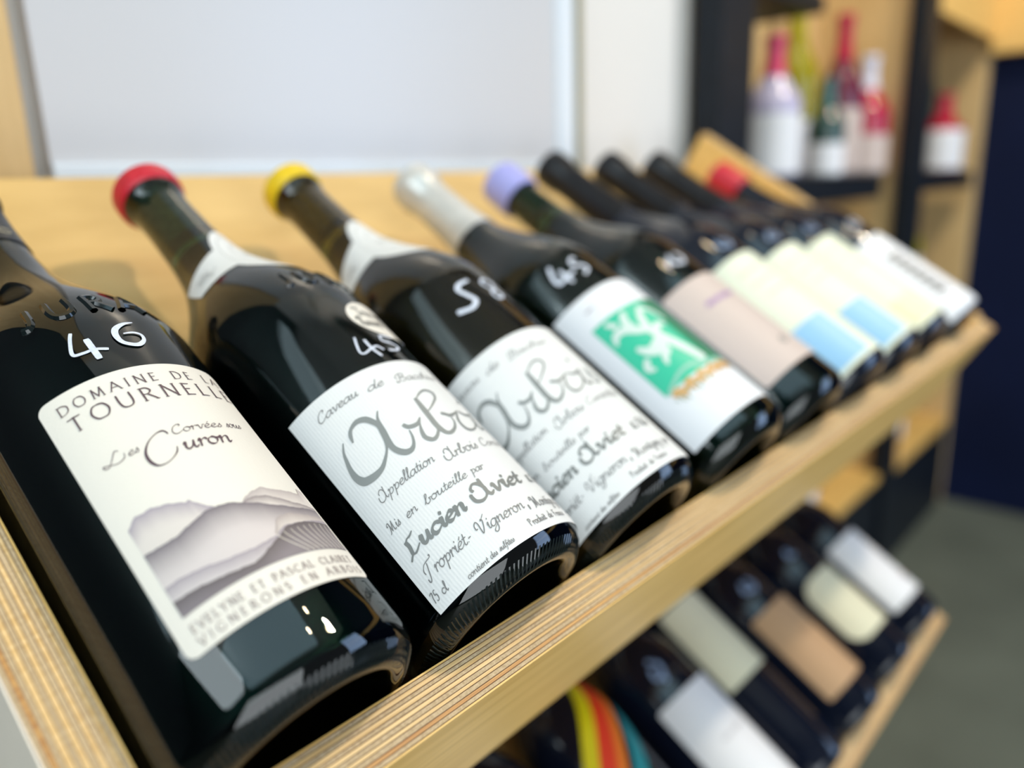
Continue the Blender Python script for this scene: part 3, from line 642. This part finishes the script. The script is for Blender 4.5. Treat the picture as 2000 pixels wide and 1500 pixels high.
# oval tag on the shoulder
def ell(v_):
    t = (v_ - .1305) / .0125; h_ = 24.5 * sqrt(max(0, 1 - t * t)); return ((30 - h_) * D, (30 + h_) * D)
ov = paper(b2, k2, 0, 1, .1181, .1429, PAPER['cream'], 'oval_label', inside=ell)
mb = MB(); f2 = lambda x, y: k2.at(x, y, .00045)
write(mb, 'Trousseau', f2, 13 * D, 47 * D, .1322, .0028, .22, .10, 40, .0)
write(mb, 'Ruzard', f2, 9.5 * D, 29 * D, .1252, .0028, .22, .10, 40, .0)
write(mb, 'R~', f2, 33 * D, 44 * D, .1252, .0028, .22, .10, 40, .0)
mb.build('lettering', ink('black', (0.03, 0.025, 0.02)), ov)
number(b2, k2, [[(-3.2, 118.1, 1.0), (-6.0, 113.1, 1.1), (-7.2, 109.5, 1.0), (-5.0, 108.6, 1.0), (0.7, 110.2, 1.1), (5.5, 111.1, 1.2), (8.0, 108.8, 1.2)], [(1.1, 115.5, 1.4), (1.1, 110.5, 1.5), (2.9, 105.4, 1.5)],
                [(24.7, 117.0, 1.1), (18.7, 117.4, 1.1), (14.2, 117.6, 1.1)], [(14.2, 117.6, 1.1), (12.4, 114.6, 1.2), (14.3, 113.4, 1.3), (18.7, 112.4, 1.4), (21.0, 109.9, 1.5), (16.8, 107.8, 1.3), (11.5, 107.9, 1.3)], [(33.0, 115.5, 1.1), (33.8, 114.6, 1.1)]])
emboss(b2, k2, [('J', -13), ('U', -1), ('R', 18), ('A', 35)], 0.1575, 0.0105)

b3, k3 = bottle(0.1996, 'olive bottle marked 58 with yellow wax top and calligraphy label', gl='olive', wine='white')
twin(b3, k3, -27)
collar(b3, k3, 2)
wax(b3, M['wax_yellow']); ridges(b3, k3)
number(b3, k3, [[(-6, 141.8, 2.4), (-14, 141.0, 3.0), (-18.2, 138.0, 3.2), (-15.6, 132.5, 3.4), (-14.0, 128.0, 3.4), (-20.4, 124.8, 3.2), (-30.0, 126.2, 3.6)], [(7.7, 132.0, 2.2), (3.1, 137.4, 2.2), (8.0, 140.8, 2.2), (13.2, 138.6, 2.2), (10.0, 132.0, 2.2), (10.3, 126.9, 2.3), (4.3, 125.5, 2.2), (3.7, 129.9, 2.2), (7.7, 132.0, 2.2)]], wk=.75)

# ---------------- fourth bottle: white label with a green picture
b4, k4 = bottle(0.2999, 'dark bottle with silver capsule, white label with green picture', wine='white')
L4 = paper(b4, k4, -69, 60, 0.0155, 0.1225, PAPER['white'])
pic = patch(k4, -53 * D, 24 * D, .046, .1022, .0004, 0, nu=40, nv=20)
pic.build('printed_picture', ink('emerald', (0.02, 0.50, 0.30)), L4)
patch(k4, -1 * D, 24 * D, .046, .1022, .00045, 0, nu=20, nv=16).build('printed_shade', ink('forest', (0.012, 0.20, 0.10)), L4)
mb = MB(); f4 = lambda x, y: k4.at(x, y, .0006)
def br(pts): ribbon(mb, [(a * D, v_ / 1000, w_ / 1000) for a, v_, w_ in pts], f4, sub=8)
br([(-6, 52, 7.5), (-11, 62, 7.0), (-17, 73, 6.0), (-20, 82, 5.5), (-17, 90, 4.5), (-10, 97, 3.0)])
br([(-18, 74, 7), (-27, 70, 9), (-35, 71, 6), (-40, 76, 3)]); br([(-19, 82, 5), (-28, 85, 5), (-36, 90, 5), (-44, 90, 4), (-48, 86, 2)])
br([(-28, 85, 4), (-30, 93, 5), (-25, 99, 3)]); br([(-42, 68, 3), (-46, 64, 4), (-43, 61, 2)]); br([(-38, 95, 4), (-42, 99, 3)]); br([(-24, 66, 5), (-30, 63, 4), (-33, 59, 2)]); br([(-10, 97, 3), (-2, 92, 3), (2, 84, 2)]); br([(-18, 78, 5), (-10, 82, 4), (-4, 80, 2)])
mb.build('printed_branches', ink('mint_white', (0.62, 0.72, 0.66)), L4)
mb = MB()
br([(-50, 46, 2.2), (-42, 48.5, 2.4), (-32, 51, 2.4), (-20, 51, 2.4), (-8, 48, 3), (14, 47, 2)])
mb.build('printed_blade', ink('pale_teal', (0.25, 0.55, 0.42)), L4)
mb = MB()
for k in range(20): br([(-48 + k * 3.3, 44 + 1.5 * sin(k * 1.7), 3.0), (-46 + k * 3.3, 40 + 1.5 * cos(k * 2.3), 1.8)])
mb.build('printed_rocks', ink('ochre', (0.62, 0.36, 0.13)), L4)
mb = MB()
for k in range(9): br([(-50 + k * 4, 41 + 2 * sin(k * 2.7), .8), (-49 + k * 4, 37.5 + 2 * cos(k * 1.9), .5)])
mb.build('printed_moss', ink('moss', (0.20, 0.27, 0.10)), L4)
mb = MB()
write(mb, '~~~~~', f4, -46 * D, -38 * D, .112, .0014, .2, .1)
mb.build('fine_lettering', ink('violet_grey', (0.35, 0.30, 0.34)), L4)
M['silver'] = noisy(mat('silver_capsule', (0.62, 0.60, 0.56), 0.32, metal=0.35), (1, 1, 1), 80, amt=0.08)
def capsule(o, sk, m, z0=.228, name='foil_capsule', dz=0.0):
    pr = [(rad(sk.P, z0) + .0001, z0), (rad(sk.P, z0) + .0008, z0 + .0004)] + [(rad(sk.P, z) + .0007, z) for z in (.235, .242, .25, .26, .27, .28, .285, .29, .295) if z0 + .001 < z < .282 + dz] + [(.0166, .284 + dz), (.0168, .296 + dz), (.0158, .2985 + dz), (.0002, .2990 + dz)]
    return MB().lathe(pr, 48).build(name, m, o, smooth=True)
capsule(b4, k4, M['silver'], .226)
number(b4, k4, [[(-37.1, 150.0, 2.6), (-40.9, 143.4, 2.8), (-40.9, 137.9, 3.0), (-30.4, 138.8, 2.6), (-24, 139.5, 2.4)], [(-33, 144, 2.8), (-32, 134, 2.8)], [(-14.0, 147.7, 2.4), (-19.1, 146.5, 2.4), (-19.5, 142.4, 2.4), (-15, 141, 2.4), (-12, 137, 2.4), (-18, 134, 2.4)]], wk=.85)

# ---------------- fifth: blush label, lilac cap
b5, k5 = bottle(0.3929, 'dark bottle with lilac wax top and blush beige label', gl='green')
L5 = paper(b5, k5, -58, 62, 0.026, 0.1128, PAPER['blush'], corner=.003)
mb = MB(); f5 = lambda x, y: k5.at(x, y, .00045)
write(mb, '~~~~~', f5, -34 * D, 2 * D, .088, .0045, .28, .10)
mb.build('script_lettering', ink('mauve', (0.36, 0.20, 0.42)), L5)
mb = MB()
for k in range(6): ribbon(mb, [((-8 + 3.2 * cos(k)) * D, .043 + .0024 * sin(k), .0011), ((-8 + 3.2 * cos(k + 1)) * D, .043 + .0024 * sin(k + 1), .0011)], f5)
mb.build('printed_mark', ink('slate', (0.12, 0.15, 0.15)), L5)
M['lilac'] = mat('lilac_wax', (0.36, 0.36, 0.72), 0.45)
wax(b5, M['lilac'], z0=.272)
number(b5, k5, [[(-16, 136, 2.6), (-18, 129, 2.8), (-10, 127, 2.6)], [(-6, 136, 2.6), (-3, 131, 3.0), (-8, 126, 2.6)], [(-22, 133, 2.2), (-26, 128, 2.4)]])

# ---------------- sixth to eighth: pale long labels, black capsules
def pale_bottle(u, label, v, foot, seed):
    o, k = bottle(u, label, gl='black', v=v, P=LONG)
    rnd = random.Random(seed)
    L = paper(o, k, -58, 62, .0085, .126, PAPER['pale'], corner=.002)
    q = patch(k, -57 * D, -12 * D, .012, .054 if foot else .040, .0004, .002, nu=20, nv=8).build('printed_band', ink('sky_blue', (0.28, 0.52, 0.74)) if foot else ink('straw2', (0.72, 0.68, 0.46)), L, smooth=True)
    patch(k, 12 * D, 60 * D, .012, .122, .0004, .002, nu=20, nv=8).build('printed_column', ink('beige', (0.76, 0.68, 0.46)), L, smooth=True)
    mb = MB()
    for j in range(3): write(mb, '~~~~~', lambda x, y: k.at(x, y, .0006), (-40 + 2 * j) * D, (-10 + j * 3) * D, .108 - j * .012, .002, .2, .1)
    mb.build('fine_lettering', ink('pale_gold', (0.55, 0.48, 0.28)), L)
    c = capsule(o, k, M['foil_black'], .228, dz=.0212)
    number(o, k, [[(-20 + rnd.uniform(-4, 4), 143, 2.2), (-23, 138, 2.4), (-14, 135, 2.2)], [(-9, 143, 2.2), (-6, 139, 2.4), (-10, 134, 2.2)], [(-16, 146, 1.6), (-12, 133, 1.8)]], M['paint_faint'])
    return o
pale_bottle(.478, 'bottle with black capsule and blue-footed pale label, beside the blush label', 0, True, 1)
pale_bottle(.5635, 'middle pale-label bottle of the three, blue patch at label foot', 0, True, 2)
pale_bottle(.652, 'pale-label bottle next to the black-printed white label at the far end', 0.002, False, 3)
b9, k9 = bottle(.757, 'farthest bottle in the front tray, white label with dark writing, red top', gl='black', v=0.0)
L9 = paper(b9, k9, -60, 64, .004, .116, PAPER['white'], corner=.002)
mb = MB(); f9 = lambda x, y: k9.at(x, y, .0005)
write(mb, '~~~~~~~', f9, -38 * D, -38 * D + .062, .090, .014, .30, .16, 20, 0, CAPS, .12, rot=-pi / 2)
mb.build('lettering', ink('charcoal', (0.06, 0.06, 0.07)), L9)
wax(b9, M['wax_red'], z0=.262, z1=.3045)
number(b9, k9, [[(-20, 143, 2.6), (-23, 136, 2.8), (-14, 134, 2.6)], [(-9, 143, 2.6), (-6, 138, 3.0), (-10, 133, 2.6)]])

# ------------------------------------------------------------------ lower tray
GRP = 'wine bottles in the lower tray'
def low(u, label, P=BUR, gl='black', v=0.0): return bottle(u, label, 1, P, gl, group=GRP, v=v)
o, k = low(.145, 'mostly hidden dark bottle at the left of the lower tray')
capsule(o, k, M['foil_black'])
o, k = low(.236, 'dark bottle left of the rainbow label in the lower tray')
Lx = paper(o, k, -60, 60, .03, .11, PAPER['white'])
capsule(o, k, M['silver'])
number(o, k, [[(-20, 150, 2.6), (-24, 143, 2.8), (-14, 142, 2.6)], [(-9, 150, 2.6), (-4, 145, 3.0), (-9, 140, 2.6)]])
o, k = low(.334, 'dark bottle with curved yellow, red and teal stripes')
Lx = None
for nm, col, c0, c1 in (('yellow_stripe', (0.80, 0.66, 0.0), 0, 20), ('red_stripe', (0.86, 0.04, 0.005), 20, 42), ('orange_stripe', (0.90, 0.20, 0.01), 42, 56), ('teal_stripe', (0.02, 0.28, 0.30), 64, 86)):
    mb = MB(); V = []; N = 40
    for i in range(N + 1):
        v_ = .085 + .105 * i / N; bend = -7 + (.183 - v_) * 1040
        for j in range(7): V.append(k.at((c0 + (c1 - c0) * j / 6 - bend) * D, v_, .0003))
    mb.add(V, [(i * 7 + j, i * 7 + j + 1, (i + 1) * 7 + j + 1, (i + 1) * 7 + j) for i in range(N) for j in range(6)])
    q = mb.build('stripe', ink(nm, col), o, smooth=True); q['label'] = nm.replace('_', ' ')
capsule(o, k, M['foil_black'])
o, k = low(.436, 'bottle with plain white label in the lower tray, right of the rainbow stripes')
Lx = paper(o, k, -58, 60, .02, .124, PAPER['white'], corner=.003)
mb = MB(); write(mb, '~~~~~', lambda x, y: k.at(x, y, .0005), -24 * D, 14 * D, .075, .004, .2, .08)
mb.build('faint_lettering', ink('faint', (0.55, 0.55, 0.58)), Lx)
number(o, k, [[(-30, 152, 2.8), (-32, 144, 3.0), (-22, 142, 2.6)], [(-26, 158, 3.2), (-18, 150, 3.2), (-24, 138, 3)]], M['paint_faint'], 1.2); capsule(o, k, M['foil_black'])
o, k = low(.520, 'bottle with high ivory label between white and kraft labels in the lower tray', BOR)
Lx = paper(o, k, -58, 60, .095, .182, PAPER['ivory'], corner=.003); capsule(o, k, M['foil_black'])
number(o, k, [[(-30, 152, 1), (-28, 150, 1)]], M['paint_faint'])
o, k = low(.606, 'bottle with brown kraft label in the lower tray')
Lx = paper(o, k, -56, 60, .03, .124, PAPER['kraft'], corner=.003)
mb = MB(); write(mb, '~~~~~', lambda x, y: k.at(x, y, .0005), -24 * D, 10 * D, .085, .003, .2, .08)
mb.build('faint_lettering', ink('faint_brown', (0.36, 0.22, 0.12)), Lx)
number(o, k, [[(-26, 156, 3.0), (-30, 148, 3.2), (-20, 146, 3.0)], [(-16, 156, 3), (-12, 148, 3.2), (-18, 143, 3)]], M['paint_faint'], 1.3); capsule(o, k, M['foil_black'])
o, k = low(.706, 'bottle with ivory label beside the last bottle of the lower tray')
Lx = paper(o, k, -58, 60, .038, .115, PAPER['ivory'], corner=.018)
number(o, k, [[(-26, 152, 3.0), (-30, 146, 3.2), (-20, 144, 3.0)]], M['paint_faint'], 1.3); capsule(o, k, M['silver'])
o, k = low(.803, 'last bottle of the lower tray, white label with a small red mark')
Lx = paper(o, k, -58, 62, .03, .122, PAPER['white'], corner=.003)
mb = MB(); ribbon(mb, [(12 * D, .05, .004), (22 * D, .049, .004)], lambda x, y: k.at(x, y, .0005)); mb.build('printed_mark', ink('brick', (0.45, 0.12, 0.10)), Lx)
capsule(o, k, M['foil_black'])

# ------------------------------------------------------------------ display shelving behind, to the right
unit = empty('display_shelving', (1.8, 0.46, 0)); tag(unit, 'tan shelving unit with black posts and dark shelves, far right', 'shelving')
def ub_(name, a, b, m, lab=None):
    q = MB().box((a[0] - 1.8, a[1] - 0.46, a[2]), (b[0] - 1.8, b[1] - 0.46, b[2])).build(name, M[m], unit, bevel=0.001)
    if lab: q['label'] = lab
    return q
ub_('post', (0.952, 0.33, 0), (1.052, 0.37, 2.5), 'black'); ub_('post', (1.905, 0.33, 0), (1.990, 0.37, 2.5), 'black')
ub_('side_board', (0.975, 0.388, 0.3), (0.993, 0.594, 2.3), 'wood_v'); ub_('side_board', (1.925, 0.372, 0.3), (1.943, 0.594, 2.3), 'wood_v'); ub_('side_board', (2.585, 0.345, 0.0), (2.612, 0.594, 2.3), 'wood_v')
ub_('back_board', (0.998, 0.575, 0.3), (1.925, 0.593, 2.3), 'wood_v'); ub_('back_board', (1.943, 0.575, 0.3), (2.585, 0.593, 2.3), 'wood_v')
for z, x1 in ((0.185, 1.86), (-0.17, 1.924)):
    ub_('shelf', (1.053, 0.385, Z0 + z - 0.052), (x1, 0.574, Z0 + z), 'black'); ub_('shelf', (1.991, 0.345, Z0 + z - 0.045), (2.54, 0.574, Z0 + z), 'black')
ub_('shelf', (1.053, 0.385, Z0 + 0.47), (1.45, 0.574, Z0 + 0.50), 'black')
ub_('fascia_board', (1.992, 0.332, Z0 + 0.535), (2.584, 0.350, Z0 + 1.3), 'wood')
ub_('bottom_board', (0.998, 0.345, Z0 - 0.565), (1.924, 0.574, Z0 - 0.547), 'wood'); ub_('bottom_board', (1.944, 0.345, Z0 - 0.585), (2.584, 0.574, Z0 - 0.567), 'wood')
ub_('plinth', (0.998, 0.345, 0), (1.924, 0.56, Z0 - 0.566), 'black'); ub_('plinth', (1.944, 0.345, 0), (2.584, 0.56, Z0 - 0.586), 'black')

FOIL = {n: mat(n + '_foil', c, 0.35) for n, c in dict(pink=(0.65, 0.06, 0.14), crimson=(0.45, 0.0, 0.035), white=(0.68, 0.68, 0.78), olive=(0.35, 0.30, 0.0), teal=(0.05, 0.16, 0.15), orange=(0.6, 0.25, 0.02)).items()}
GL['olive_solid'] = mat('olive_glass_far', (0.30, 0.26, 0.0), 0.1); GL['rose'] = mat('rose_wine_far', (0.40, 0.004, 0.035), 0.1); GL['plum'] = mat('plum_wine_far', (0.12, 0.006, 0.03), 0.1)
GL['lilac'] = mat('lilac_glass_far', (0.50, 0.46, 0.62), 0.2)
GL['teal'] = mat('teal_glass_far', (0.03, 0.07, 0.06), 0.1)
def far_bottle(x, y, z, label, gl, lab, foil, h0=.03, h1=.12, sc=(1, 1), P=BUR):
    o, k = bottle(0, label, P=P, gl=gl, stand=(x, y, Z0 + z), turn=radians(-62), group='bottles on the far shelving', detail=False)
    o.scale = (sc[0], sc[0], sc[1])
    if lab: paper(o, k, -75, 75, h0, h1, PAPER[lab], corner=.004)
    if foil: capsule(o, k, FOIL[foil], .215)
    return o
far_bottle(1.330, .420, .186, 'stout bottle with lilac neck and pink top, white label, on the far shelf', 'lilac', 'white', 'pink', .01, .135, (1.16, .80))
far_bottle(1.655, .518, .186, 'yellow-green bottle with a white label on the far shelf', 'olive_solid', 'white', 'olive', .0, .09, (1.15, 1.28))
far_bottle(1.560, .408, .186, 'short dark bottle with white label at the front of the far shelf', 'teal', 'white', 'teal', .0, .10, (.85, .62))
far_bottle(1.745, .450, .186, 'crimson bottle with red top and beige label on the far shelf', 'plum', 'blush', 'crimson', .0, .125, (1.1, 1.1))
far_bottle(1.856, .430, .186, 'bright red bottle at the right end of the first far bay', 'rose', 'blush', 'white', .0, .10, (1.2, .85))
far_bottle(1.400, .44, .501, 'white-labelled bottle on the top far shelf', 'black', 'white', 'white', .0, .12)
far_bottle(2.410, .402, .186, 'squat bottle with white label and red neck in the second far bay', 'rose', 'white', 'crimson', .01, .16, (1.3, .68))
far_bottle(2.490, .500, .186, 'dark teal bottle behind the white-labelled one in the second far bay', 'teal', None, 'teal', 0, .1, (1.25, 1.4))
far_bottle(2.300, .44, -.169, 'bottle with pink label on the lower shelf of the second far bay', 'olive_solid', 'pink', 'olive', .02, .13)
far_bottle(1.250, .44, -.169, 'dark bottle with black cap on the lower shelf of the first far bay', 'black', 'tan', 'teal')
far_bottle(1.520, .44, -.169, 'dark bottle with white label on the lower shelf of the first far bay', 'teal', 'white', 'teal')
far_bottle(2.170, .44, -.566, 'bottle with pink label at the bottom of the second far bay', 'plum', 'pink', 'pink', .0, .14)
far_bottle(2.290, .44, -.566, 'bottle with white label at the bottom of the second far bay', 'olive_solid', 'white', 'olive', .0, .14)
far_bottle(1.560, .42, -.546, 'bottle with white label at the bottom of the first far bay', 'black', 'white', 'olive')
far_bottle(1.70, .46, -.546, 'bottle with beige label at the bottom of the first far bay', 'plum', 'tan', 'crimson')
